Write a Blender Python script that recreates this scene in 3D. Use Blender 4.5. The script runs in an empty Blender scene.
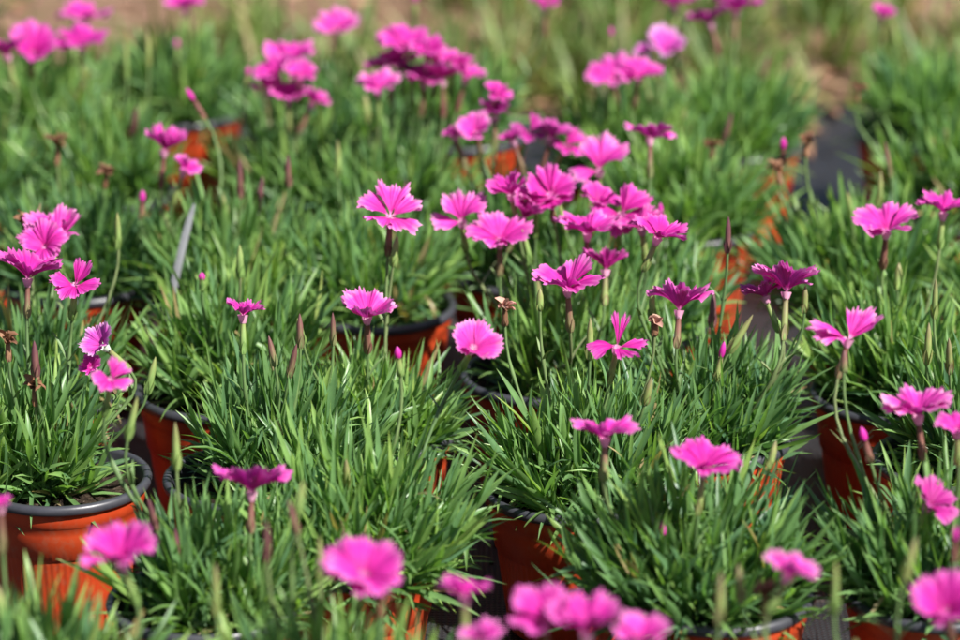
import bpy, math, random
import numpy as np
from mathutils import Vector

SEED = 7
rng = np.random.default_rng(SEED)
random.seed(SEED)
R_ = lambda a: np.radians(a) if isinstance(a, np.ndarray) else math.radians(a)
scene = bpy.context.scene
COL = scene.collection

# ------------------------------------------------------------------ camera
PITCH = R_(19.0); FPX = 3500.0; H = 0.851
SP, CP = math.sin(PITCH), math.cos(PITCH)
cam = bpy.data.cameras.new('camera')
cam.sensor_width = 36.0
cam.lens = FPX / 960.0 * 36.0
cam.clip_start = 0.05; cam.clip_end = 500.0
cam.dof.use_dof = True
cam.dof.focus_distance = 2.03
cam.dof.aperture_fstop = 5.2
cam.dof.aperture_blades = 7
co = bpy.data.objects.new('camera', cam); COL.objects.link(co)
co.location = (0, 0, H); co.rotation_euler = (math.pi / 2 - PITCH, 0, 0)
scene.camera = co

def at(px, py, z):
    """point of the photo on the horizontal plane at height z, and its pixels per metre"""
    u, v = px - 480.0, py - 320.0
    d = (H - z) / (SP + v / FPX * CP)
    return Vector((u / FPX * d, d * CP - v / FPX * d * SP, z)), FPX / d

# ------------------------------------------------------------------ materials
def mat(name):
    m = bpy.data.materials.new(name); m.use_nodes = True
    nt = m.node_tree; nt.nodes.clear()
    out = nt.nodes.new('ShaderNodeOutputMaterial')
    return m, nt, out
def N(nt, t, **kw):
    n = nt.nodes.new(t)
    for k, v in kw.items():
        if k in n.inputs: n.inputs[k].default_value = v
        else: setattr(n, k, v)
    return n
def ramp(nt, stops, interp='LINEAR'):
    n = nt.nodes.new('ShaderNodeValToRGB'); e = n.color_ramp.elements
    n.color_ramp.interpolation = interp
    while len(e) < len(stops): e.new(0.5)
    for q, (p, c) in zip(e, stops): q.position = p; q.color = (*c, 1)
    return n
def mixc(nt, a, b, fac, mode='MIX'):
    n = nt.nodes.new('ShaderNodeMix'); n.data_type = 'RGBA'; n.blend_type = mode
    for sock, val in ((n.inputs[0], fac), (n.inputs[6], a), (n.inputs[7], b)):
        if hasattr(val, 'links'): nt.links.new(val, sock)
        elif isinstance(val, tuple): sock.default_value = (*val, 1)
        else: sock.default_value = val
    return n.outputs[2]

def leafy(name, stops, rough=0.42, trans=0.3, tip=None, tint=(1.35, 1.25, .45), spec=.5, streak=0.0):
    """leaf-like surface: colour picked per leaf by uv.x, along the leaf by uv.y, thin translucency"""
    m, nt, out = mat(name); L = nt.links
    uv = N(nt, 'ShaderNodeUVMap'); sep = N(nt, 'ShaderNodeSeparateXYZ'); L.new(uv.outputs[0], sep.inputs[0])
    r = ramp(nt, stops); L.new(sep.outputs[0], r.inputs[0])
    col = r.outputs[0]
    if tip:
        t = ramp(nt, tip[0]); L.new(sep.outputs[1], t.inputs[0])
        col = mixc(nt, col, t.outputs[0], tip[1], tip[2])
    nz = N(nt, 'ShaderNodeTexNoise', Scale=120.0, Detail=2.0)
    tc = N(nt, 'ShaderNodeTexCoord'); L.new(tc.outputs['Object'], nz.inputs['Vector'])
    v = N(nt, 'ShaderNodeMapRange'); v.inputs[1].default_value = .3; v.inputs[2].default_value = .7
    v.inputs[3].default_value = .82; v.inputs[4].default_value = 1.16; L.new(nz.outputs[0], v.inputs[0])
    vm = N(nt, 'ShaderNodeVectorMath', operation='SCALE'); L.new(col, vm.inputs[0]); L.new(v.outputs[0], vm.inputs['Scale'])
    col = vm.outputs[0]
    p = N(nt, 'ShaderNodeBsdfPrincipled', Roughness=rough); L.new(col, p.inputs['Base Color'])
    p.inputs['Specular IOR Level'].default_value = spec
    tr = N(nt, 'ShaderNodeBsdfTranslucent')
    tm = N(nt, 'ShaderNodeVectorMath', operation='MULTIPLY'); L.new(col, tm.inputs[0]); tm.inputs[1].default_value = tint
    L.new(tm.outputs[0], tr.inputs[0])
    mx = N(nt, 'ShaderNodeMixShader'); mx.inputs[0].default_value = trans
    L.new(p.outputs[0], mx.inputs[1]); L.new(tr.outputs[0], mx.inputs[2]); L.new(mx.outputs[0], out.inputs[0])
    return m

M = {}
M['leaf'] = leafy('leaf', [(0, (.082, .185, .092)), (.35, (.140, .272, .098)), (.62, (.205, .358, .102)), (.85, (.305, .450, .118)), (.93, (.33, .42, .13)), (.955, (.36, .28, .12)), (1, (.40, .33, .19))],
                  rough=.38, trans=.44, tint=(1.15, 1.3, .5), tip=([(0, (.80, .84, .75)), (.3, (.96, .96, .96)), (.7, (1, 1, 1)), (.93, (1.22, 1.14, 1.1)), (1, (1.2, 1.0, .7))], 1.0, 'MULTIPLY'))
M['stem'] = leafy('stem', [(0, (.09, .16, .055)), (.5, (.14, .22, .075)), (.8, (.16, .18, .08)), (1, (.20, .12, .07))], rough=.5, trans=.12)
M['calyx_green'] = leafy('calyx_green', [(0, (.24, .20, .11)), (.2, (.27, .29, .10)), (.6, (.25, .36, .11)), (1, (.17, .29, .08))], rough=.5, trans=.18)
M['calyx_red'] = leafy('calyx_red', [(0, (.15, .05, .045)), (.45, (.22, .10, .075)), (.75, (.24, .19, .10)), (1, (.20, .25, .09))], rough=.5, trans=.15, tint=(1.2, .8, .6))
M['bud_purple'] = leafy('bud_purple', [(0, (.11, .035, .05)), (.5, (.17, .075, .065)), (.8, (.22, .17, .09)), (1, (.18, .24, .09))], rough=.5, trans=.10, tint=(1.2, .7, .8))
M['withered'] = leafy('withered', [(0, (.13, .055, .03)), (.5, (.23, .11, .055)), (1, (.34, .19, .11))], rough=.75, trans=.2, tint=(1.2, .9, .6))
M['withered_pale'] = leafy('withered_pale', [(0, (.42, .20, .17)), (.5, (.52, .28, .22)), (1, (.55, .36, .26))], rough=.7, trans=.25, tint=(1.1, .9, .8))
PTIP = [(0, (.80, .34, .55)), (.08, (.86, .22, .58)), (.20, (.48, .014, .21)), (.38, (.57, .021, .30)), (.80, (.63, .033, .365)), (1, (.66, .14, .45))]
M['petal'] = leafy('petal', [(0, (.80, .70, .82)), (.40, (.96, .98, .96)), (.75, (1.04, 1.6, 1.12)), (1, (1.08, 2.6, 1.2))], rough=.55, trans=.34, tip=(PTIP, 1.0, 'MULTIPLY'), tint=(1.05, .7, 1.1), spec=.2)
M['petal_pale'] = leafy('petal_pale', [(0, (.95, 2.2, 1.25)), (1, (1.0, 3.2, 1.4))], rough=.6, trans=.34, tip=(PTIP, 1.0, 'MULTIPLY'), tint=(1.0, .8, 1.0), spec=.3)
M['petal_wilt_shaded'] = leafy('petal_wilt_shaded', [(0, (.55, .5, .62)), (1, (.75, .9, .7))], rough=.6, trans=.25, tip=(PTIP, 1.0, 'MULTIPLY'), tint=(1.05, .8, 1.05), spec=.3)  # darker petals: real wilting, and shade painted into the shaded flower heads
M['weed'] = leafy('weed', [(0, (.07, .13, .03)), (.5, (.13, .21, .045)), (.8, (.20, .26, .06)), (1, (.34, .27, .13))], rough=.5, trans=.3)
M['litter'] = leafy('litter', [(0, (.16, .07, .04)), (.5, (.30, .16, .09)), (.8, (.42, .26, .17)), (1, (.22, .14, .09))], rough=.85, trans=.1)

def pot_material():
    m, nt, out = mat('terracotta_plastic'); L = nt.links
    tc = N(nt, 'ShaderNodeTexCoord'); sp = N(nt, 'ShaderNodeSeparateXYZ'); L.new(tc.outputs['Object'], sp.inputs[0])
    nz = N(nt, 'ShaderNodeTexNoise', Scale=38.0, Detail=5.0, Roughness=.65); L.new(tc.outputs['Object'], nz.inputs['Vector'])
    r = ramp(nt, [(.30, (.38, .038, .010)), (.48, (.43, .048, .012)), (.62, (.45, .058, .016)), (.78, (.44, .09, .035))]); L.new(nz.outputs[0], r.inputs[0])
    # dried soil splashes: pale dusty specks, denser low on the pot
    n2 = N(nt, 'ShaderNodeTexNoise', Scale=210.0, Detail=3.0); L.new(tc.outputs['Object'], n2.inputs['Vector'])
    n3 = N(nt, 'ShaderNodeTexNoise', Scale=17.0, Detail=2.0); L.new(tc.outputs['Object'], n3.inputs['Vector'])
    mu = N(nt, 'ShaderNodeMath', operation='MULTIPLY'); L.new(n2.outputs[0], mu.inputs[0]); L.new(n3.outputs[0], mu.inputs[1])
    sr = ramp(nt, [(.27, (0, 0, 0)), (.36, (1, 1, 1))]); L.new(mu.outputs[0], sr.inputs[0])
    sc = N(nt, 'ShaderNodeMath', operation='MULTIPLY'); sc.inputs[1].default_value = .22; L.new(sr.outputs[0], sc.inputs[0])
    col = mixc(nt, r.outputs[0], (.26, .15, .09), sc.outputs[0])
    p = N(nt, 'ShaderNodeBsdfPrincipled', Roughness=.42); L.new(col, p.inputs['Base Color'])
    p.inputs['Specular IOR Level'].default_value = .4
    # fine vertical moulding ribs
    at2 = N(nt, 'ShaderNodeMath', operation='ARCTAN2'); L.new(sp.outputs[0], at2.inputs[0]); L.new(sp.outputs[1], at2.inputs[1])
    ml = N(nt, 'ShaderNodeMath', operation='MULTIPLY'); ml.inputs[1].default_value = 72; L.new(at2.outputs[0], ml.inputs[0])
    sn = N(nt, 'ShaderNodeMath', operation='SINE'); L.new(ml.outputs[0], sn.inputs[0])
    lt = N(nt, 'ShaderNodeMapRange'); lt.inputs[1].default_value = .060; lt.inputs[2].default_value = .050; L.new(sp.outputs[2], lt.inputs[0])
    m2 = N(nt, 'ShaderNodeMath', operation='MULTIPLY'); L.new(sn.outputs[0], m2.inputs[0]); L.new(lt.outputs[0], m2.inputs[1])
    ad = N(nt, 'ShaderNodeMath', operation='ADD'); L.new(m2.outputs[0], ad.inputs[0]); L.new(nz.outputs[0], ad.inputs[1])
    b = N(nt, 'ShaderNodeBump', Strength=.18, Distance=.0005); L.new(ad.outputs[0], b.inputs['Height']); L.new(b.outputs[0], p.inputs['Normal'])
    L.new(p.outputs[0], out.inputs[0]); return m
M['pot'] = pot_material()

def simple_noise(name, stops, scale, rough, bump=.5, dist=.002, detail=6, spec=.5):
    m, nt, out = mat(name); L = nt.links
    tc = N(nt, 'ShaderNodeTexCoord')
    nz = N(nt, 'ShaderNodeTexNoise', Scale=scale, Detail=float(detail), Roughness=.65); L.new(tc.outputs['Object'], nz.inputs['Vector'])
    r = ramp(nt, stops); L.new(nz.outputs[0], r.inputs[0])
    p = N(nt, 'ShaderNodeBsdfPrincipled', Roughness=rough); L.new(r.outputs[0], p.inputs['Base Color'])
    p.inputs['Specular IOR Level'].default_value = spec
    b = N(nt, 'ShaderNodeBump', Strength=bump, Distance=dist); L.new(nz.outputs[0], b.inputs['Height']); L.new(b.outputs[0], p.inputs['Normal'])
    L.new(p.outputs[0], out.inputs[0]); return m
M['rim'] = simple_noise('dark_plastic', [(.3, (.030, .031, .040)), (.7, (.052, .052, .062))], 60, .38, .2, .0006)
M['peat'] = simple_noise('peat', [(.3, (.012, .009, .007)), (.52, (.035, .024, .017)), (.66, (.09, .065, .045)), (.74, (.40, .36, .30))], 420, .95, 1.0, .003, spec=.1)
M['stake'] = simple_noise('pale_plastic', [(.3, (.20, .205, .22)), (.7, (.30, .305, .33))], 50, .5, .1, .0005)

def soil_material():
    m, nt, out = mat('soil'); L = nt.links
    tc = N(nt, 'ShaderNodeTexCoord')
    a = N(nt, 'ShaderNodeTexNoise', Scale=3.2, Detail=4.0); L.new(tc.outputs['Object'], a.inputs['Vector'])
    b = N(nt, 'ShaderNodeTexNoise', Scale=46.0, Detail=8.0, Roughness=.7); L.new(tc.outputs['Object'], b.inputs['Vector'])
    r1 = ramp(nt, [(.3, (.13, .075, .05)), (.5, (.25, .15, .10)), (.7, (.34, .22, .155))]); L.new(a.outputs[0], r1.inputs[0])
    r2 = ramp(nt, [(.3, (.5, .45, .42)), (.5, (1, 1, 1)), (.75, (1.35, 1.3, 1.25))]); L.new(b.outputs[0], r2.inputs[0])
    col = mixc(nt, r1.outputs[0], r2.outputs[0], 1.0, 'MULTIPLY')
    p = N(nt, 'ShaderNodeBsdfPrincipled', Roughness=.95); L.new(col, p.inputs['Base Color']); p.inputs['Specular IOR Level'].default_value = .15
    bp = N(nt, 'ShaderNodeBump', Strength=.9, Distance=.012); L.new(b.outputs[0], bp.inputs['Height']); L.new(bp.outputs[0], p.inputs['Normal'])
    L.new(p.outputs[0], out.inputs[0]); return m
M['soil'] = soil_material()

def mat_cloth():
    m, nt, out = mat('woven_cloth'); L = nt.links
    tc = N(nt, 'ShaderNodeTexCoord')
    def wave(d):
        w = N(nt, 'ShaderNodeTexWave', Scale=95.0, Distortion=.4, Detail=1.0); w.bands_direction = d; L.new(tc.outputs['Object'], w.inputs['Vector']); return w
    a, b = wave('X'), wave('Y')
    s = N(nt, 'ShaderNodeMath', operation='MULTIPLY'); L.new(a.outputs['Fac'], s.inputs[0]); L.new(b.outputs['Fac'], s.inputs[1])
    nz = N(nt, 'ShaderNodeTexNoise', Scale=22.0, Detail=6.0, Roughness=.7); L.new(tc.outputs['Object'], nz.inputs['Vector'])
    r = ramp(nt, [(.35, (.012, .012, .014)), (.6, (.020, .0195, .022)), (.74, (.06, .047, .038))]); L.new(nz.outputs[0], r.inputs[0])
    p = N(nt, 'ShaderNodeBsdfPrincipled', Roughness=.5); L.new(r.outputs[0], p.inputs['Base Color'])
    bp = N(nt, 'ShaderNodeBump', Strength=.6, Distance=.001); L.new(s.outputs[0], bp.inputs['Height']); L.new(bp.outputs[0], p.inputs['Normal'])
    L.new(p.outputs[0], out.inputs[0]); return m
M['cloth'] = mat_cloth()

# ------------------------------------------------------------------ mesh helpers
class MB:
    """collects vertices, faces and uvs (one uv per vertex) for ONE mesh"""
    def __init__(s): s.v = []; s.f = []; s.u = []; s.n = 0
    def add(s, v, f, u):
        v = np.asarray(v, float).reshape(-1, 3); u = np.asarray(u, float).reshape(-1, 2)
        s.v.append(v); s.u.append(u); s.f.append(np.asarray(f, int).reshape(-1, 4) + s.n); s.n += len(v)
    def mesh(s, name, m, smooth=True):
        v = np.concatenate(s.v); f = np.concatenate(s.f); u = np.concatenate(s.u)
        me = bpy.data.meshes.new(name)
        me.vertices.add(len(v)); me.vertices.foreach_set('co', v.ravel())
        me.loops.add(f.size); me.loops.foreach_set('vertex_index', f.ravel())
        me.polygons.add(len(f)); me.polygons.foreach_set('loop_start', np.arange(0, f.size, 4)); 
        me.polygons.foreach_set('use_smooth', np.full(len(f), smooth))
        uvl = me.uv_layers.new(name='UVMap'); uvl.data.foreach_set('uv', u[f.ravel()].ravel())
        me.update(calc_edges=True); me.validate()
        me.materials.append(m)
        return me
    def obj(s, name, m, parent=None, loc=None, smooth=True):
        o = bpy.data.objects.new(name, s.mesh(name, m, smooth)); COL.objects.link(o)
        if parent is not None: o.parent = parent
        if loc is not None: o.location = loc
        return o

def grid_faces(a, b, closed=False):
    """quads of an a x b grid of vertices (b wraps when closed)"""
    i = np.arange(a - 1)[:, None]; nb = b if closed else b - 1; j = np.arange(nb)[None, :]
    j2 = (j + 1) % b
    return np.stack([i * b + j, i * b + j2, (i + 1) * b + j2, (i + 1) * b + j], -1).reshape(-1, 4)

def unit(a): return a / np.maximum(np.linalg.norm(a, axis=-1, keepdims=True), 1e-9)

TS = np.array([0, .16, .36, .58, .80, 1.0])
PROF = np.array([.62, .92, 1.0, .88, .55, .03])
def add_leaves(mb, P, D, U, L, W, curv, rnd, fold=.35, twist=None):
    """many narrow folded leaves at once. P start, D direction, U upper-face normal, curv bend away from U"""
    n = len(P); D = unit(D); S = unit(np.cross(D, U)); U = np.cross(S, D)
    T = len(TS)
    a = curv[:, None] * TS[None, :] ** 1.3
    dirs = D[:, None, :] * np.cos(a)[..., None] - U[:, None, :] * np.sin(a)[..., None]
    seg = np.diff(TS)[None, :, None] * L[:, None, None]
    c = np.concatenate([np.zeros((n, 1, 3)), np.cumsum((dirs[:, 1:] + dirs[:, :-1]) * .5 * seg, 1)], 1) + P[:, None, :]
    nor = U[:, None, :] * np.cos(a)[..., None] + D[:, None, :] * np.sin(a)[..., None]
    Sx = np.repeat(S[:, None, :], T, 1)
    if twist is not None:
        w = (twist[:, None] * TS[None, :])[..., None]
        Sx, nor = Sx * np.cos(w) + nor * np.sin(w), nor * np.cos(w) - Sx * np.sin(w)
    hw = (W[:, None] * PROF[None, :] * .5)[..., None]
    V = np.stack([c - Sx * hw + nor * hw * fold, c, c + Sx * hw + nor * hw * fold], 2)   # n,T,3,3
    q = grid_faces(T, 3)
    F = q[None] + (np.arange(n) * T * 3)[:, None, None]
    uv = np.zeros((n, T, 3, 2)); uv[..., 0] = rnd[:, None, None]; uv[..., 1] = TS[None, :, None]
    mb.add(V.reshape(-1, 3), F.reshape(-1, 4), uv.reshape(-1, 2))

def tube(mb, pts, rad, sides=6, rnd=.5):
    pts = np.asarray(pts, float); n = len(pts); rad = np.broadcast_to(np.asarray(rad, float), (n,))
    t = unit(np.gradient(pts, axis=0)); ref = np.array([.31, .95, .05])
    x = unit(np.cross(t, ref)); y = np.cross(t, x)
    a = np.arange(sides) / sides * 2 * math.pi
    ring = pts[:, None] + rad[:, None, None] * (np.cos(a)[None, :, None] * x[:, None] + np.sin(a)[None, :, None] * y[:, None])
    uv = np.zeros((n, sides, 2)); uv[..., 0] = rnd; uv[..., 1] = np.linspace(0, 1, n)[:, None]
    mb.add(ring, grid_faces(n, sides, True), uv)

def lathe(mb, prof, sides=48, rnd=.5, wob=None):
    prof = np.asarray(prof, float); a = np.arange(sides) / sides * 2 * math.pi
    r, z = prof[:, 0][:, None], prof[:, 1][:, None]
    if wob is not None: r = r * (1 + wob(a)[None, :])
    v = np.stack([r * np.cos(a), r * np.sin(a), z + 0 * a], -1)
    uv = np.zeros((*v.shape[:2], 2)); uv[..., 0] = rnd; uv[..., 1] = np.linspace(0, 1, len(prof))[:, None]
    mb.add(v, grid_faces(len(prof), sides, True), uv)

def basis(nrm, spin):
    n = unit(np.asarray(nrm, float)); x = unit(np.cross(np.array([0, 1.0, .02]), n)); y = np.cross(n, x)
    c, s = math.cos(spin), math.sin(spin)
    return np.stack([x * c + y * s, y * c - x * s, n])      # rows: local x, y, z

# ------------------------------------------------------------------ the pot, shared by all plants
RIM_R, RIM_Z = .0525, .090
def pot_meshes():
    a = MB()
    lathe(a, [(.0, .0), (.034, .0), (.0365, .0012), (.0375, .004), (.0415, .032), (.0443, .052), (.0447, .0532), (.0456, .0538), (.0473, .0690), (.0482, .0745),
              (.0489, .0752), (.0495, .0800), (.0500, .0846)], 64)
    lip = MB()
    lathe(lip, [(.0500, .0846), (.0521, .0843), (.0529, .0852), (.0533, .0872), (.0527, .0893), (.0510, .0902), (.0488, .0897), (.0478, .0880), (.0462, .0780), (.0440, .0640), (.0420, .0560)], 64)
    s = MB()
    rr = np.linspace(0, 1, 9); aa = np.arange(40) / 40 * 2 * math.pi
    r = .0462 * rr[:, None] + 0 * aa; z = .0755 + .0035 * (1 - rr[:, None] ** 2) + rng.normal(0, .0018, (9, 40)) * (rr[:, None] > 0)
    z[0] = .079
    s.add(np.stack([r * np.cos(aa), r * np.sin(aa), z], -1), grid_faces(9, 40, True), np.full((9, 40, 2), .5))
    return a.mesh('pot', M['pot']), lip.mesh('rim', M['rim']), s.mesh('soil', M['peat'])
POT, LIP, PEAT = pot_meshes()

# ------------------------------------------------------------------ foliage
def foliage(seed, n_shoots, spread, height, off, lean_bias):
    g = np.random.default_rng(seed); mb = MB(); st = MB()
    r = np.sqrt(g.uniform(0, 1, n_shoots)); th = g.uniform(0, 2 * math.pi, n_shoots)
    base = np.stack([.031 * r * np.cos(th) + off[0], .031 * r * np.sin(th) + off[1], np.full(n_shoots, .074)], -1)
    lean = (r ** 1.3) * R_(48) * spread + g.normal(0, R_(9), n_shoots)
    th2 = th + g.normal(0, .45, n_shoots)
    ax = np.stack([np.sin(lean) * np.cos(th2) + lean_bias[0], np.sin(lean) * np.sin(th2) + lean_bias[1], np.cos(lean)], -1); ax = unit(ax)
    slen = g.uniform(.5, 1.2, n_shoots) * .049 * height * (1 - .22 * r)
    plant_tone = g.uniform(-.08, .12)
    P, D, U, Ln, W, C, Rd = [], [], [], [], [], [], []
    for i in range(n_shoots):
        a = ax[i]; up = np.array([0, 0, 1.0])
        x = unit(np.cross(a, np.array([.3, .8, .1]))); y = np.cross(a, x)
        nodes = g.integers(5, 7); ph = g.uniform(0, math.pi); tone = g.beta(2.2, 2.2) * .72 + plant_tone
        dead = g.uniform() < .03
        for k in range(nodes):
            f = (k + .25) / (nodes - .4); p = base[i] + a * slen[i] * f + up * (slen[i] * .18 * f * f)
            aa = unit(a + up * .35 * f)
            for s in (0, math.pi):
                q = ph + s + k * 1.57 + g.normal(0, .25)
                o = x * math.cos(q) + y * math.sin(q)
                op = R_(g.uniform(6, 17) if f > .75 else g.uniform(14, 38) if f > .35 else g.uniform(22, 54))
                d = aa * math.cos(op) + o * math.sin(op)
                u = aa * math.sin(op) - o * math.cos(op)
                P.append(p); D.append(d); U.append(u)
                Ln.append(g.uniform(.026, .053) * (1.0 if f > .25 else .85) * (1.0 if f < .8 else .86)); W.append(g.uniform(.0024, .0050))
                C.append(R_(g.normal(20, 30)) if f < .75 else R_(g.normal(4, 10)))
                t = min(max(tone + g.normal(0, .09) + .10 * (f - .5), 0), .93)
                if (k == 0 and g.uniform() < .10) or dead and g.uniform() < .5: t = g.uniform(.955, 1)
                Rd.append(t)
        if slen[i] > .02: tube(mb, np.stack([base[i], base[i] + a * slen[i] * .5 + up * slen[i] * .045, base[i] + a * slen[i] + up * slen[i] * .18]), [.0011, .001, .0007], 5, tone)
    for q in range(int(n_shoots * 1.6)):
        i = g.integers(0, n_shoots); f = g.uniform(.1, .9); o = unit(g.normal(0, 1, 3)); d = unit(ax[i] * .5 + o)
        P.append(base[i] + ax[i] * slen[i] * f); D.append(d); U.append(unit(np.array([0, 0, 1.0]) - d * d[2] + 1e-3))
        Ln.append(g.uniform(.016, .042)); W.append(g.uniform(.0016, .0032)); C.append(R_(g.normal(20, 65)))
        Rd.append(min(max(g.normal(.42, .2), 0), .93) if g.uniform() > .12 else g.uniform(.955, 1))
    P, D, U = map(np.array, (P, D, U)); Ln, W, C, Rd = map(np.array, (Ln, W, C, Rd))
    add_leaves(mb, P, D, U, Ln, W, C, Rd, .50, g.normal(0, .40, len(P)))
    return mb

# name: x, y, label, options
PLANTS = {}
def plant_spec(key, x, y, label, **kw): PLANTS[key] = dict(x=x, y=y, label=label, **kw)
G_ = 'potted pink flowers standing in rows'
plant_spec('P1', -.2466, 1.92, 'bright orange pot with its dark rim in full view at the lower left', off=(-.024, .010), spread=.66, n=62)
plant_spec('P3b', -.134, 1.92, 'pot right of the bright orange one, its blue-black rim half hidden under tall leaves', off=(.018, .006), spread=.85)
plant_spec('P3', .054, 1.905, 'dark red shaded pot beside the black ground gap, one broad leaf over its rim', off=(.012, .0), spread=.9)
plant_spec('P5', .287, 1.95, 'plant on the right edge whose blue-black rim curves below a shaded maroon pot', off=(.015, .005), spread=.8)
plant_spec('S', -.149, 1.74, 'front pot left of centre with a low black rim behind a cupped flower', spread=.75, n=60, h=.85, off=(.012, .002), bias=(.12, -.02))
plant_spec('R', -.073, 1.81, 'front plant with orange pot specks under tall leaves left of the black gap', off=(.006, -.006), spread=1.1, h=1.1, n=84, bias=(.02, -.16))
plant_spec('P6', .129, 1.75, 'front plant with a curved dark rim over an orange pot at lower right', off=(-.016, .002), spread=1.12, n=96, bias=(-.10, .0), h=1.2)
plant_spec('P7', .249, 1.755, 'front plant near the right corner with a dim rim over a maroon pot', spread=.95)
plant_spec('Q', -.067, 2.00, 'bushy low plant left of the black gap, sliver of orange pot at its side', h=.62, bias=(-.04, -.10), spread=1.12, n=80)
plant_spec('P2', -.165, 2.07, 'shaded maroon pot behind the bright orange one, black rim showing', off=(.008, .016), spread=.8, h=1.1)
plant_spec('P12', .040, 2.10, 'plant with the tilted ruffled flower at its left over a shaded red pot', off=(.018, -.002), spread=.82, bias=(.10, 0))
plant_spec('U', .137, 1.99, 'wide light green plant below the pink tipped bud, leaf tips over the dark gap')
plant_spec('P4', .260, 2.065, 'shaded maroon pot with a blue-black rim right of the dark gap', off=(.010, .012), spread=.85)
plant_spec('X1', -.281, 2.065, 'plant on the left edge bearing the side-facing pale pink flower')
plant_spec('W', -.172, 2.255, 'dense plant with a small cupped flower, left of the upright ruffled flower', h=1.1)
plant_spec('P8', -.069, 2.236, 'plant over the small orange pot showing in the middle of the rows', off=(-.010, .011), spread=.84, n=86, bias=(-.03, .05))
plant_spec('V', .100, 2.20, 'plant with a folded narrow petalled flower, left of the dark gap')
plant_spec('Y1', .268, 2.26, 'dense plant at the right under the large flat pink flower', off=(-.006, .0), spread=1.08, bias=(-.14, 0), n=94)
plant_spec('Y2', .372, 2.20, 'plant cut by the right edge beside the large flat pink flower')
plant_spec('X2', -.277, 2.292, 'plant on the left edge holding the cluster of three open flowers')
plant_spec('T3', -.065, 2.43, 'plant behind the middle with a lone open five petal flower', bias=(.06, -.1), n=84)
plant_spec('Z1', .028, 2.315, 'plant at the centre crowded with overlapping pink flowers')
plant_spec('T2', .149, 2.42, 'plant over a red orange pot with a grey rim right of the flower crowd', off=(-.002, -.004), spread=1.0, bias=(.10, -.06))
plant_spec('X3', -.280, 2.50, 'plant left of the rear orange pot with a brown curled seed head', h=1.0)
plant_spec('X3b', -.132, 2.48, 'plant right of the rear left orange pot, closed purple buds on top', spread=.9)
plant_spec('X4', -.390, 2.48, 'plant cut by the left edge below the far pink flowers')
plant_spec('Y3', .350, 2.45, 'plant at the far right with a dark brown closed bud on its left')
plant_spec('T1', .199, 2.63, 'rear plant with tall flowers at the top edge, red pot on its right', off=(-.008, -.004), spread=.95, bias=(.05, -.08))
plant_spec('B2', .105, 2.56, 'rear plant right of centre with a flat flower seen from the side', off=(.008, .0), spread=.85)
plant_spec('P9', -.014, 2.66, 'rear plant over the round orange pot at the top middle', off=(-.014, .008), spread=.8, h=.9)
plant_spec('P10', -.242, 2.727, 'rear plant over the orange pot at upper left', h=.95)
plant_spec('L1', -.120, 2.62, 'rear plant left of centre with a loose cluster of blurred flowers', spread=.9)
plant_spec('L2', -.350, 2.68, 'rear plant in the upper left corner topped by overlapping wide flowers')
plant_spec('Y4', .348, 2.66, 'rear plant at upper right with one small pink flower above it', off=(.012, 0), spread=.85)
plant_spec('Y5', .490, 2.62, 'rear plant in the upper right corner with upright leaves and no flowers')
plant_spec('F1', -.225, 1.56, 'nearest plant in the lower left corner, only blurred leaf tips in the frame', h=1.15)
plant_spec('F2', .030, 1.47, 'nearest plant at the bottom edge with a heap of blurred flowers', h=.8)
plant_spec('F3', .225, 1.50, 'nearest plant in the lower right corner with a big blurred flower', h=.8)
plant_spec('F4', -.070, 1.555, 'nearest plant left of centre with one large blurred round flower', h=1.1)

for i, (k, p) in enumerate(PLANTS.items()):
    r = bpy.data.objects.new('potted_flower', None); COL.objects.link(r)
    r.empty_display_size = .03
    r.location = (p['x'], p['y'], .0035)
    r['label'] = p['label']; r['category'] = 'potted plant'; r['group'] = G_
    p['root'] = r
    spin = rng.uniform(0, 6.28)
    po = bpy.data.objects.new('pot', POT); COL.objects.link(po); po.parent = r; po.rotation_euler.z = spin
    li = bpy.data.objects.new('rim', LIP); COL.objects.link(li); li.parent = po
    so = bpy.data.objects.new('soil', PEAT); COL.objects.link(so); so.parent = r; so.rotation_euler.z = spin * 2
    mb = foliage(100 + i, int(p.get('n', 74) * 1.25), p.get('spread', 1.0), p.get('h', 1.0), p.get('off', (0, 0)), p.get('bias', (0, 0)))
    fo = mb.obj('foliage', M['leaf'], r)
    p['taken'] = 0

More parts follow.
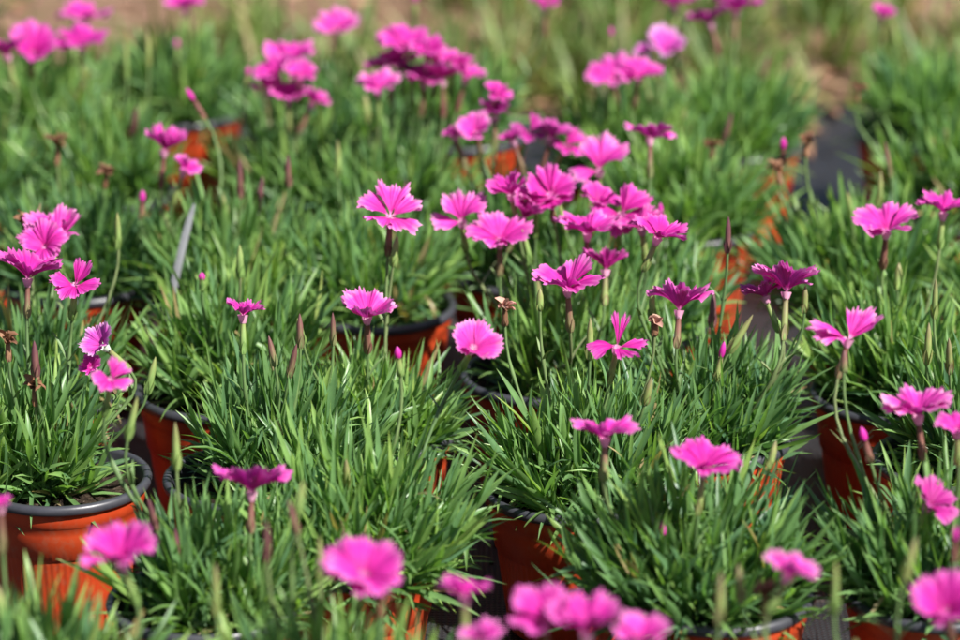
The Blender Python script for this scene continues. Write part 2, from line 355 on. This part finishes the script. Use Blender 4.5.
# ------------------------------------------------------------------ flowers and buds
def petals(mb, B, c, R, cup, g, layout=None, ruffle=1.0):
    """five toothed petals. B rows = local axes, c throat, cup = rise angle (deg)"""
    NI, NJ = 12, 55
    if layout is None: layout = [(k * 72 + g.normal(0, 4), cup + g.normal(0, 5), 1.0) for k in range(5)]
    tone = g.uniform(.14, .84)
    s = np.linspace(0, 1, NI)[:, None]; j = np.linspace(-1, 1, NJ)[None, :]
    for az, rise, wsc in layout:
        half = R_(53) * wsc * g.uniform(.92, 1.08)
        wid = .30 + .70 * np.clip((s - .04) / .40, 0, 1) ** .75
        a = half * wid * j
        nt_ = g.integers(10, 14)
        teeth = np.abs(((j + 1) * .5 * nt_ + g.uniform(0, 1)) % 1.0 - .5) * 2
        teeth = teeth * (.6 + .5 * np.sin(j * 17 + g.uniform(0, 6)) ** 2)
        edge = R * g.uniform(.93, 1.05) * (1 - .07 * j ** 2 - .16 * np.abs(j) ** 7) * (.89 + .135 * teeth)
        inner = R * (1 - .07 * j ** 2) * .90
        rad = np.where(s < .8, inner * s, inner * .8 + (edge - inner * .8) * (s - .8) / .2)
        rs = R_(rise)
        curl = R_(g.normal(10, 8))
        ang = rs - curl * s ** 2 * 1.6
        rr = rad * np.cos(ang); zz = rad * np.sin(rs - curl * s ** 2 * .9)
        w1, w2 = g.uniform(0, 6, 2)
        zz = zz + ruffle * R * s ** 2 * (.070 * np.sin(j * 4.2 + w1) + .060 * np.sin(j * 9 + w2) + .022 * np.sin(j * 31 + w1)) + .03 * R * np.abs(j) * s + g.normal(0, .01) * R
        A = a + R_(az)
        loc = np.stack([rr * np.cos(A), rr * np.sin(A), zz], -1) @ B + c
        uv = np.zeros((NI, NJ, 2)); uv[..., 0] = np.clip(tone + g.normal(0, .08) + (.35 + .65 * s) * (.13 * np.sin(j * 23 + w1) + .11 * np.sin(j * 41 + w2)), 0, 1); uv[..., 1] = s
        mb.add(loc, grid_faces(NI, NJ), uv)
    # pale throat tube
    st = np.linspace(0, 1, 4); aa = np.arange(8) / 8 * 2 * math.pi
    r = (.0017 + .0016 * st)[:, None]; z = (-.0045 + .0050 * st)[:, None]
    loc = np.stack([r * np.cos(aa), r * np.sin(aa), z + 0 * aa], -1) @ B + c
    mb.add(loc, grid_faces(4, 8, True), np.stack([np.full((4, 8), .5), np.zeros((4, 8))], -1))

def calyx(mb, B, top, ln, r0, g, sides=10, closed=False, tone=None):
    """tube ending in five teeth; two little bracts at its base"""
    prof_s = np.array([0, .05, .18, .45, .72, .90, 1.0, 1.07])
    prof_r = np.array([.45, .85, 1.0, 1.05, .95, .82 if not closed else .6, .90 if not closed else .32, 1.02 if not closed else .06]) * r0
    a = np.arange(sides) / sides * 2 * math.pi
    z = -ln + ln * prof_s[:, None] + 0 * a
    if not closed: z[-1] = z[-1] - (np.arange(sides) % 2) * ln * .12
    r = prof_r[:, None]
    loc = np.stack([r * np.cos(a), r * np.sin(a), z], -1) @ B + top
    t = g.uniform(0, 1) if tone is None else tone
    uv = np.zeros((8, sides, 2)); uv[..., 0] = np.clip(.5 + (t - .5) * .5 + (prof_s[:, None] - .5) * -.8 + .12 * np.cos(a * 5)[None, :], 0, 1); uv[..., 1] = prof_s[:, None]
    mb.add(loc, grid_faces(8, sides, True), uv)
    n = 4; q = np.arange(n) / n * 6.283 + g.uniform(0, 6)
    o = np.stack([np.cos(q), np.sin(q), 0 * q], -1)
    P = (o * r0 * .5 + np.array([0, 0, -ln * .99])) @ B + top
    D = unit(o * .22 + np.array([0, 0, 1.0])) @ B; U = unit(np.array([0, 0, .22]) - o) @ B
    add_leaves(mb, P, D, U, np.full(n, ln * .42), np.full(n, r0 * 1.7), np.full(n, -.1), np.full(n, t), -.3)

def stem(mb, base, foot, nrm, g, thick=.0010, leaves=True):
    base, foot = np.array(base), np.array(foot); n = np.array(nrm)
    h = np.linalg.norm(foot - base)
    c1 = base + np.array([0, 0, .45 * h]) + g.normal(0, .004, 3) * [1, 1, 0]; c2 = foot - unit(n) * h * .35
    t = np.linspace(0, 1, 12)[:, None]
    pts = (1 - t) ** 3 * base + 3 * (1 - t) ** 2 * t * c1 + 3 * (1 - t) * t ** 2 * c2 + t ** 3 * foot
    rad = np.full(12, thick); tone = g.uniform(0, .75); k = 7 if g.uniform() < .5 else 8; rad[k] *= 1.5
    tube(mb, pts, rad, 7, tone)
    if leaves:
        q = g.uniform(0, 6); o = np.array([math.cos(q), math.sin(q), 0])
        for s in (1, -1):
            d = unit(o * s * .6 + np.array([0, 0, .8])); u = unit(np.array([0, 0, .6]) - o * s * .8)
            add_leaves(mb, pts[k][None], d[None], u[None], np.array([g.uniform(.012, .024)]), np.array([.0022]), np.array([R_(g.uniform(0, 45))]), np.array([tone]), .4)

def choose(px, py, zpref, zlo, zhi, hint=None):
    best = None
    for z in np.arange(zlo, zhi + 1e-6, .004):
        c, ppm = at(px, py, float(z))
        for k, p in PLANTS.items():
            if hint and k != hint: continue
            d = math.hypot(c.x - p['x'] - p.get('off', (0, 0))[0], c.y - p['y'] - p.get('off', (0, 0))[1])
            cost = max(0, d - .035) * 1.0 + abs(z - zpref) * .8 + (10 if d > .125 and not hint else 0)
            if best is None or cost < best[0]: best = (cost, float(z), k, c, ppm)
    return best

def base_point(p, c, g):
    o = p.get('off', (0, 0)); dx, dy = c.x - p['x'], c.y - p['y']
    d = math.hypot(dx, dy) or 1e-6; k = min(.030, d * .45) / d
    return (dx * k + o[0] * .3 + g.normal(0, .004), dy * k + o[1] * .3 + g.normal(0, .004), .074)

def local(p, c): return np.array([c.x - p['x'], c.y - p['y'], c.z - .0035])

def flower(px, py, w, t=8, s=0, cup=22, lay=None, m='petal', cal=None, z=None, hint=None, label=None, cl=1.0):
    """px, py centre in the photo; w width in its pixels; t tilt to the viewer's side, s to the right (degrees)"""
    g = np.random.default_rng(int(px * 7 + py * 131 + w))
    w *= (.86 if lay else 1.0) * (.93 if py > 540 else 1.0)
    t -= 8; cup = cup + 21 if cup < 36 else cup
    zp = z or .198
    _, zz, key, c, ppm = choose(px, py, zp, zp - .045 if z is None else zp, zp + .03 if z is None else zp, hint)
    p = PLANTS[key]; R = w / ppm * .5 / max(math.cos(R_(min(abs(cup), 50))) * 1.12, .6)
    R = min(R, .0235)
    nrm = unit(np.array([math.tan(R_(s)), -math.tan(R_(t)), 1.0]))
    B = basis(nrm, g.uniform(0, 6.28) if lay is None else 0.0)
    lc = local(p, c); th = lc - nrm * R * math.sin(R_(cup)) * .42
    mb = MB(); petals(mb, B, th, R, cup, g, lay)
    f = mb.obj('flower', M[m], p['root'])
    if label: f['label'] = label
    ln = g.uniform(.018, .023) * cl; top = th - nrm * .0035
    cm = MB(); calyx(cm, B, top, ln, g.uniform(.0016, .0021), g)
    cal = cal or ('calyx_red' if g.uniform() < .42 else 'calyx_green')
    cm.obj('calyx', M[cal], f)
    sm = MB(); stem(sm, base_point(p, c, g), top - nrm * ln, nrm, g); sm.obj('stem', M['stem'], f)
    p['taken'] += 1

FAN = lambda *a: [(x, y, w) for x, y, w in a]
# layouts: azimuth in degrees (0 = right, 90 = away from the viewer, 270 = towards), rise, width factor
UPRIGHT2 = [(150, 62, .95), (30, 62, .95), (90, 72, .8), (200, 20, .7)]
FOLDED = [(120, 72, .45), (70, 75, .45), (5, 22, .6), (200, 12, .7), (290, 10, .6)]
OPENFACE = [(172, 32, 1.0), (88, 58, .8), (20, 28, 1.0), (305, 4, .8), (238, 6, .8)]
HALFUP = [(95, 80, 1.0), (40, 50, .9), (335, 18, .9), (190, 14, .8), (250, 10, .8)]
# top left
flower(6, 48, 46, 4, -10); flower(33, 48, 46, 42, 10, 30); flower(85, 14, 64, 2, 0, 14); flower(80, 40, 62, 12, -4, 16)
flower(185, 4, 38, 10); flower(337, 25, 44, 22, 0, 20); flower(290, 56, 52, 16, 8); flower(275, 70, 36, 30, -20, 30)
flower(288, 94, 36, 15); flower(315, 98, 28, 0, 25, 30)
# top centre
flower(425, 77, 34, 12, 6, 24); flower(398, 58, 36, 10, -8, 22); flower(455, 60, 34, 6, 8, 24); flower(301, 72, 34, 18, 6, 26); flower(267, 86, 28, 14, -10, 30)
flower(552, 132, 32, 10, 14, 34, m='petal_wilt_shaded'); flower(428, 48, 36, 14, 4, 22)
flower(405, 42, 50, 24, 12, 20); flower(437, 58, 42, 8, 5); flower(386, 64, 42, 0, -8, 20, m='petal_wilt_shaded'); flower(412, 70, 26, 0, 0, 30, m='petal_wilt_shaded')  # last two heads stand in shade, painted in by the darker petal colour
flower(378, 85, 44, 16); flower(443, 72, 40, -4, 0, 30); flower(467, 73, 34, 4, 15)
flower(497, 92, 30, 20, 20, 40); flower(495, 110, 34, 4, 0, 34, m='petal_wilt_shaded'); flower(475, 128, 32, 36, -10, 35); flower(453, 133, 18, 10, -20, 50)
flower(531, 128, 42, 20, 20, 40, HALFUP, m='petal_wilt_shaded'); flower(511, 137, 26, 10, -20, 40, m='petal_wilt_shaded'); flower(568, 141, 40, 15, 25, 45, HALFUP)
flower(600, 162, 58, 22, 0, 30, UPRIGHT2); flower(650, 132, 54, -8, 0, 14, cal='calyx_red')
flower(665, 47, 42, 30, 10, 35, m='petal_pale'); flower(646, 50, 20, 20, -20, 60, m='petal_pale')
flower(612, 75, 50, 26, -10, 22); flower(640, 72, 44, 18, 8, 22)
flower(675, -1, 50, 0, 0, 18); flower(737, 4, 62, -8, 4, 18); flower(708, 17, 44, -4, -18, 22, m='petal_wilt_shaded'); flower(883, 12, 26, 20, 0, 40)
flower(545, 2, 30, 10)
# centre crowd
flower(510, 188, 40, 16, -10, 26); flower(549, 188, 54, 34, -8, 30, OPENFACE); flower(461, 214, 52, 26, -6, 30, UPRIGHT2)
flower(500, 234, 62, 12, 0, 18, cal='calyx_red'); flower(527, 211, 40, 5, 25, 30, m='petal_wilt_shaded'); flower(588, 226, 64, 4, 4, 16, cal='calyx_red')
flower(623, 206, 58, 30, 4, 30, HALFUP); flower(661, 231, 58, 6, 22, 18); flower(606, 261, 42, -12, 2, 30)
flower(536, 199, 44, 20, 0, 26); flower(641, 222, 46, 12, -8, 22, m='petal_wilt_shaded'); flower(600, 198, 40, 18, 10, 24)
flower(567, 280, 64, 8, -4, 22, z=.198, hint='P12'); flower(680, 298, 68, -8, 4, 30)
flower(619, 338, 56, 14, 10, 30, FOLDED, cal='calyx_green', label='half-closed flower with narrow folded petals')
flower(475, 345, 60, 44, 22, 12); flower(367, 310, 60, 20, 0, 20, cal='calyx_red'); flower(391, 206, 64, 12, 4, 28, OPENFACE)
flower(243, 309, 46, -6, 0, 42, [(165, 50, .5), (110, 42, .8), (40, 35, .9), (0, 34, .7), (270, 38, .6)], cal='calyx_green')
# left
flower(165, 142, 46, 2, 6, 26, cal='calyx_red'); flower(186, 166, 26, 10, 20, 30)
flower(57, 229, 62, 16, 4, 22); flower(42, 243, 44, 40, -24, 26); flower(28, 268, 62, -4, 2, 24, cal='calyx_red'); flower(76, 277, 48, 20, 8, 34, HALFUP)
flower(100, 342, 40, 34, -36, 20, m='petal_pale'); flower(112, 374, 38, 20, 12, 50, HALFUP); flower(90, 366, 26, 40, -30, 40)
flower(0, 502, 22, 10)
# front
flower(118, 552, 78, 12, -16, 26, cal='calyx_green'); flower(252, 480, 80, -6, 2, 22); flower(365, 568, 88, 28, 8, 18, cal='calyx_green')
flower(465, 590, 60, 4, 0, 36, cal='calyx_green'); flower(543, 614, 66, 25, -6, 30); flower(588, 622, 72, 14, 6, 30); flower(640, 634, 60, 8, 4); flower(482, 634, 44, 8, -10)
flower(605, 430, 66, -2, 0, 16, cal='calyx_red'); flower(705, 461, 76, 4, 6, 14); flower(792, 568, 56, 8, 24, 22, cal='calyx_green')
flower(945, 606, 70, 36, -14, 30); flower(932, 500, 44, 24, 20, 50, m='petal_wilt_shaded')
flower(917, 407, 74, 2, -8, 16, cal='calyx_red'); flower(957, 426, 40, 20, -6, 20)
# right
flower(887, 224, 72, 16, 2, 20, cal='calyx_red'); flower(944, 206, 48, 2, 4, 20); flower(787, 280, 68, -14, 4, 30, cal='calyx_green', cl=1.3); flower(762, 290, 42, -8, -24, 24, m='petal_wilt_shaded')
flower(852, 327, 72, 2, 14, 28, [(60, 50, .9), (20, 40, .8), (175, 14, .9), (215, 8, .7)], cal='calyx_red', label='flower with one petal raised and one drooping')

def bud(px, py, h, kind, s=0, t=0, hint=None):
    """px, py middle of the bud in the photo, h its height there"""
    g = np.random.default_rng(int(px * 13 + py * 57 + h))
    _, zz, key, c, ppm = choose(px, py, .180, .125, .215, hint)
    p = PLANTS[key]
    nrm = unit(np.array([math.tan(R_(s)), -math.tan(R_(t)), 1.0])); B = basis(nrm, g.uniform(0, 6))
    ln = min(h * .86 / ppm / CP, .026); mid = local(p, c); r0 = g.uniform(.0016, .0022)
    if kind == 'closed' or kind == 'green':
        mb = MB(); calyx(mb, B, mid + nrm * ln * .5, ln, r0, g, closed=True)
        o = mb.obj('flower_bud', M['bud_purple' if kind == 'closed' else 'calyx_green'], p['root'])
    elif kind in ('pink', 'pinkbrown'):
        cl = ln * .62; top = mid + nrm * (ln * .5 - ln * .36)
        mb = MB(); calyx(mb, B, top, cl, r0, g); o = mb.obj('flower_bud', M['calyx_green' if kind == 'pink' else 'calyx_red'], p['root'])
        tp = MB(); sp = np.linspace(0, 1, 7); rr = np.array([.7, .95, 1.08, 1.1, .95, .6, .08]) * r0
        a = np.arange(10) / 10 * 6.283; tw = a[None] + sp[:, None] * 1.2
        loc = np.stack([rr[:, None] * (1 + .12 * np.sin(5 * a)) * np.cos(tw), rr[:, None] * (1 + .12 * np.sin(5 * a)) * np.sin(tw), sp[:, None] * ln * .42 - ln * .05 + 0 * a], -1) @ B + top
        tp.add(loc, grid_faces(7, 10, True), np.stack([np.full((7, 10), .6), np.repeat(.4 + .5 * sp[:, None], 10, 1)], -1)); tp.obj('petal_tip', M['petal'], o)
        o['label'] = 'bud with rolled pink petals at its tip'
    else:
        cl = ln * .6; top = mid + nrm * (ln * .5 - ln * .38)
        mb = MB(); calyx(mb, B, top, cl, r0, g); o = mb.obj('withered_flower', M['withered'], p['root'])
        n = 11; q = g.uniform(0, 6.28, n); lean = g.uniform(.1, .9, n)
        D = unit(np.stack([np.cos(q) * lean, np.sin(q) * lean, np.ones(n)], -1)) @ B; U = unit(np.stack([-np.cos(q), -np.sin(q), lean], -1)) @ B
        tp = MB(); add_leaves(tp, np.repeat((top - nrm * .001)[None], n, 0) + g.normal(0, .0006, (n, 3)), D, U, g.uniform(.35, .6, n) * ln, g.uniform(.003, .006, n), R_(g.uniform(30, 130, n)), g.uniform(0, 1, n), .7, g.normal(0, 1.2, n))
        tp.obj('dry_petals', M['withered_pale' if kind == 'pale' else 'withered'], o)
    sm = MB(); foot = mid - nrm * ln * .5 if kind in ('closed', 'green') else top - nrm * cl
    stem(sm, base_point(p, c, g), foot, nrm, g, .0009, g.uniform() < .6); sm.obj('stem', M['stem'], o)

for b in [(611, 38, 26, 'pink'), (783, 152, 34, 'pinkbrown'), (142, 205, 34, 'pinkbrown', 4), (663, 540, 46, 'pinkbrown'), (720, 362, 52, 'pink', 10), (399, 362, 36, 'pink', -6),
          (196, 104, 44, 'pinkbrown', -30), (177, 50, 26, 'pink'), (247, 77, 24, 'pink', 10), (415, 4, 22, 'pink'), (543, 5, 20, 'pink'), (202, 282, 22, 'pink'), 
          (240, 180, 46, 'closed'), (288, 172, 36, 'closed'), (888, 160, 40, 'closed', -12), (333, 330, 36, 'closed'), (272, 352, 34, 'closed', -10), (300, 332, 38, 'closed'),
          (37, 222, 40, 'green', 12), (118, 232, 40, 'green'), (928, 345, 46, 'green'), (866, 445, 44, 'pinkbrown', -16), (267, 542, 48, 'closed'), (216, 592, 60, 'green'),
          (176, 448, 56, 'green'), (293, 518, 40, 'closed', -12), (176, 548, 44, 'closed'), (132, 420, 50, 'green', 14), (603, 465, 40, 'closed'), (590, 340, 46, 'green'),
          (740, 335, 50, 'green', 30), (844, 362, 24, 'closed'), (240, 262, 36, 'green'), (395, 252, 34, 'green', 8), (527, 248, 40, 'green', -14),
          (652, 305, 40, 'green'),  (660, 220, 40, 'pinkbrown'), (728, 236, 40, 'closed'), (805, 300, 30, 'green'), (35, 360, 40, 'closed'), (8, 345, 40, 'wither'),
          (338, 160, 40, 'green'),   (540, 300, 24, 'green'),  (880, 190, 40, 'green'), (935, 300, 44, 'green'),
           (300, 500, 40, 'green', 10), (320, 560, 50, 'green'), (720, 600, 60, 'green'),  (740, 585, 44, 'green', -6), (835, 590, 60, 'green'),
          (910, 560, 50, 'green', 12), (955, 545, 44, 'pinkbrown'),   (126, 62, 50, 'green'), (148, 50, 40, 'green'),
          (57, 148, 44, 'wither'), (25, 226, 36, 'wither'), (106, 176, 30, 'wither', 8), (505, 312, 34, 'pale'), (806, 145, 28, 'wither'), (778, 172, 30, 'wither', -12), (858, 92, 24, 'wither', 8), (712, 148, 26, 'wither'),
          (765, 600, 44, 'wither'), (35, 390, 40, 'wither'), (380, 600, 44, 'wither'), (655, 325, 26, 'pale')]:
    bud(*b)
# a few closed buds among the leaves of every plant
for i, (k, p) in enumerate(PLANTS.items()):
    g = np.random.default_rng(900 + i)
    for q in range(int(g.integers(0, 2))):
        a = g.uniform(0, 6.28); r = g.uniform(.01, .06)
        c = Vector((p['x'] + r * math.cos(a), p['y'] + r * math.sin(a), g.uniform(.145, .172)))
        nrm = unit(np.array([math.cos(a) * .25, math.sin(a) * .25, 1.0])); B = basis(nrm, 0); ln = g.uniform(.016, .024); mid = local(p, c)
        mb = MB(); calyx(mb, B, mid + nrm * ln * .5, ln, g.uniform(.0018, .0024), g, closed=True)
        o = mb.obj('flower_bud', M['bud_purple' if g.uniform() < .35 else 'calyx_green'], p['root'])
        sm = MB(); stem(sm, base_point(p, c, g), mid - nrm * ln * .5, nrm, g, .0009, False); sm.obj('stem', M['stem'], o)

# ------------------------------------------------------------------ pale plastic strip stuck among the leaves
s = MB(); top, ppm = at(194, 204, .182)
n = 9; t = np.linspace(0, 1, n)
px_ = np.stack([-.026 * t + .006 * t * t, .0 * t, -.085 * t], -1)
hw = .0025 * np.array([.35, .85, 1, 1, 1, 1, .95, .8, .3])
ring = np.stack([px_ + np.stack([-hw, 0 * hw, 0 * hw], -1), px_ + np.stack([0 * hw, -.0006 + 0 * hw, 0 * hw], -1), px_ + np.stack([hw, 0 * hw, 0 * hw], -1), px_ + np.stack([0 * hw, .0006 + 0 * hw, 0 * hw], -1)], 1)
s.add(ring, grid_faces(n, 4, True), np.full((n, 4, 2), .5))
o = s.obj('plant_stake', M['stake'], None, top, smooth=False); o['label'] = 'slim pale grey plastic strip stuck upright among the leaves at left'; o['category'] = 'plant stake'

# ------------------------------------------------------------------ ground
def sheet(name, x0, x1, y0, y1, nx, ny, zf, m):
    mb = MB(); x = np.linspace(x0, x1, nx); y = np.linspace(y0, y1, ny)
    X, Y = np.meshgrid(x, y); mb.add(np.stack([X, Y, zf(X, Y)], -1), grid_faces(ny, nx), np.stack([X, Y], -1))
    o = mb.obj(name, m); o['kind'] = 'structure'; return o
def bump2(X, Y):
    return .5 * np.sin(X * 7.1 + 1.3 * np.sin(Y * 5.3)) * np.sin(Y * 6.2 + .7) + .3 * np.sin(X * 17 + Y * 11) * np.sin(Y * 19 - X * 6) + .2 * np.sin(X * 41 + 2 * np.sin(Y * 37)) * np.sin(Y * 43)
def soil_z(X, Y): return -.012 + .012 * np.clip((Y - 3.0) * 3, 0, 1) * bump2(X, Y) - .014 * np.clip((3.03 - Y) * 6, 0, 1)
# near soil finely modelled, far soil to the horizon
sheet('ground', -3, 3, -1.5, 6.5, 220, 300, soil_z, M['soil'])
f = sheet('field', -120, 120, -120, 240, 40, 60, lambda X, Y: -.075 + 0 * X, M['soil'])
def cloth_z(X, Y): return .000 + .002 * np.sin(X * 9 + Y * 4) + .0015 * np.sin(X * 23 - Y * 31) + .012 * np.exp(-((Y - 2.985 - .02 * np.sin(X * 5)) / .03) ** 2)
sheet('weed_mat', -1.6, 1.6, .6, 3.02, 120, 120, cloth_z, M['cloth'])

# weeds and dry litter beyond the mat
g = np.random.default_rng(5)
def scatter(n, y0, y1, x0=-1.1, x1=1.1):
    return g.uniform(x0, x1, n), y0 + (y1 - y0) * g.uniform(0, 1, n)
mb = MB()
tx, ty = scatter(1500, 3.04, 4.6)
dens = bump2(tx * .55 + 2, ty * .6)
cent = np.abs(tx - .10) < .32
keep = (dens + g.normal(0, .22, len(tx)) + .30 * cent + .22 * (tx > .30) - 1.5 * np.clip(ty - 3.30, 0, 1) - .07 > .02)
tx, ty = tx[keep], ty[keep]
P, D, U, Ln, W, C, Rd = [], [], [], [], [], [], []
for x, y in zip(tx, ty):
    tone = g.uniform(0, .85); sc = g.uniform(.5, 1.25)
    for _ in range(g.integers(8, 20)):
        q = g.uniform(0, 6.28); le = abs(g.normal(.45, .35)); o = np.array([math.cos(q), math.sin(q), 0])
        d = unit(o * math.sin(le) + np.array([0, 0, math.cos(le)])); u = unit(np.array([0, 0, math.sin(le)]) - o * math.cos(le))
        P.append([x + g.normal(0, .010), y + g.normal(0, .010), float(soil_z(np.array(x), np.array(y))) - .004]); D.append(d); U.append(u)
        Ln.append(g.uniform(.05, .12) * sc); W.append(g.uniform(.003, .007)); C.append(R_(g.uniform(0, 70))); Rd.append(min(1, max(0, tone + g.normal(0, .1))) if g.uniform() > .10 else 1.0)
add_leaves(mb, *map(np.array, (P, D, U, Ln, W, C, Rd)), .3, g.normal(0, .5, len(P)))
o = mb.obj('grass', M['weed']); o['kind'] = 'stuff'; o['label'] = 'loose green grass and weeds on the bare soil behind the pots'; o['category'] = 'grass'
mb = MB(); n = 900; lx, ly = scatter(n, 2.86, 4.4)
q = g.uniform(0, 6.28, n); D = np.stack([np.cos(q), np.sin(q), g.normal(0, .25, n)], -1); U = np.stack([g.normal(0, .3, n), g.normal(0, .3, n), np.ones(n)], -1)
P = np.stack([lx, ly, np.where(ly < 3.02, .012, soil_z(lx, ly) + .004)], -1)
add_leaves(mb, P, D, U, g.uniform(.015, .05, n), g.uniform(.005, .018, n), R_(g.normal(0, 40, n)), g.uniform(0, 1, n), .4, g.normal(0, .5, n))
o = mb.obj('dry_leaf_litter', M['litter']); o['kind'] = 'stuff'; o['label'] = 'brown dry leaf litter on the soil behind the pots'; o['category'] = 'leaf litter'

mb = MB(); n = 2600
cx, cy = g.uniform(-.8, .8, n), g.uniform(1.3, 3.0, n); r = g.gamma(1.6, .0005, n) + .0004
cube = np.array([[-1, -1, -1], [1, -1, -1], [1, 1, -1], [-1, 1, -1], [-1, -1, 1], [1, -1, 1], [1, 1, 1], [-1, 1, 1]]) * .7
cf = np.array([[0, 3, 2, 1], [4, 5, 6, 7], [0, 1, 5, 4], [1, 2, 6, 5], [2, 3, 7, 6], [3, 0, 4, 7]])
V = (cube[None] + g.normal(0, .28, (n, 8, 3))) * r[:, None, None] + np.stack([cx, cy, cloth_z(cx, cy) + r * .5], -1)[:, None]
rd = np.repeat(g.uniform(0, 1, n)[:, None], 8, 1)
mb.add(V, (cf[None] + (np.arange(n) * 8)[:, None, None]).reshape(-1, 4), np.stack([rd, rd], -1))
o = mb.obj('spilled_compost', M['peat'], smooth=False); o['kind'] = 'stuff'; o['label'] = 'crumbs of spilled compost on the black cloth between the pots'; o['category'] = 'compost'

# ------------------------------------------------------------------ light
SUN_AZ, SUN_EL = -48.0, 47.0       # degrees to the left of straight behind the camera; height
to_sun = Vector((-math.sin(R_(SUN_AZ)) * math.cos(R_(SUN_EL)), -math.cos(R_(SUN_AZ)) * math.cos(R_(SUN_EL)), math.sin(R_(SUN_EL))))
sl = bpy.data.lights.new('sun', 'SUN'); sl.energy = 5.0; sl.angle = R_(.53); sl.color = (1.0, .965, .91)
so = bpy.data.objects.new('sun', sl); COL.objects.link(so); so.rotation_euler = to_sun.to_track_quat('Z', 'Y').to_euler(); so.location = (-3, -4, 6)
w = bpy.data.worlds.new('World'); scene.world = w; w.use_nodes = True
nt = w.node_tree; nt.nodes.clear()
sky = nt.nodes.new('ShaderNodeTexSky'); sky.sky_type = 'NISHITA'; sky.sun_disc = False
sky.sun_elevation = R_(SUN_EL); sky.sun_rotation = math.atan2(to_sun.x, to_sun.y)
bg = nt.nodes.new('ShaderNodeBackground'); bg.inputs[1].default_value = .05
ow = nt.nodes.new('ShaderNodeOutputWorld'); nt.links.new(sky.outputs[0], bg.inputs[0]); nt.links.new(bg.outputs[0], ow.inputs[0])
vs = scene.view_settings; vs.view_transform = 'Standard'; vs.look = 'None'; vs.exposure = 1.0; vs.gamma = 1.0; vs.use_curve_mapping = False
scene.cycles.max_bounces = 8; scene.cycles.transparent_max_bounces = 4
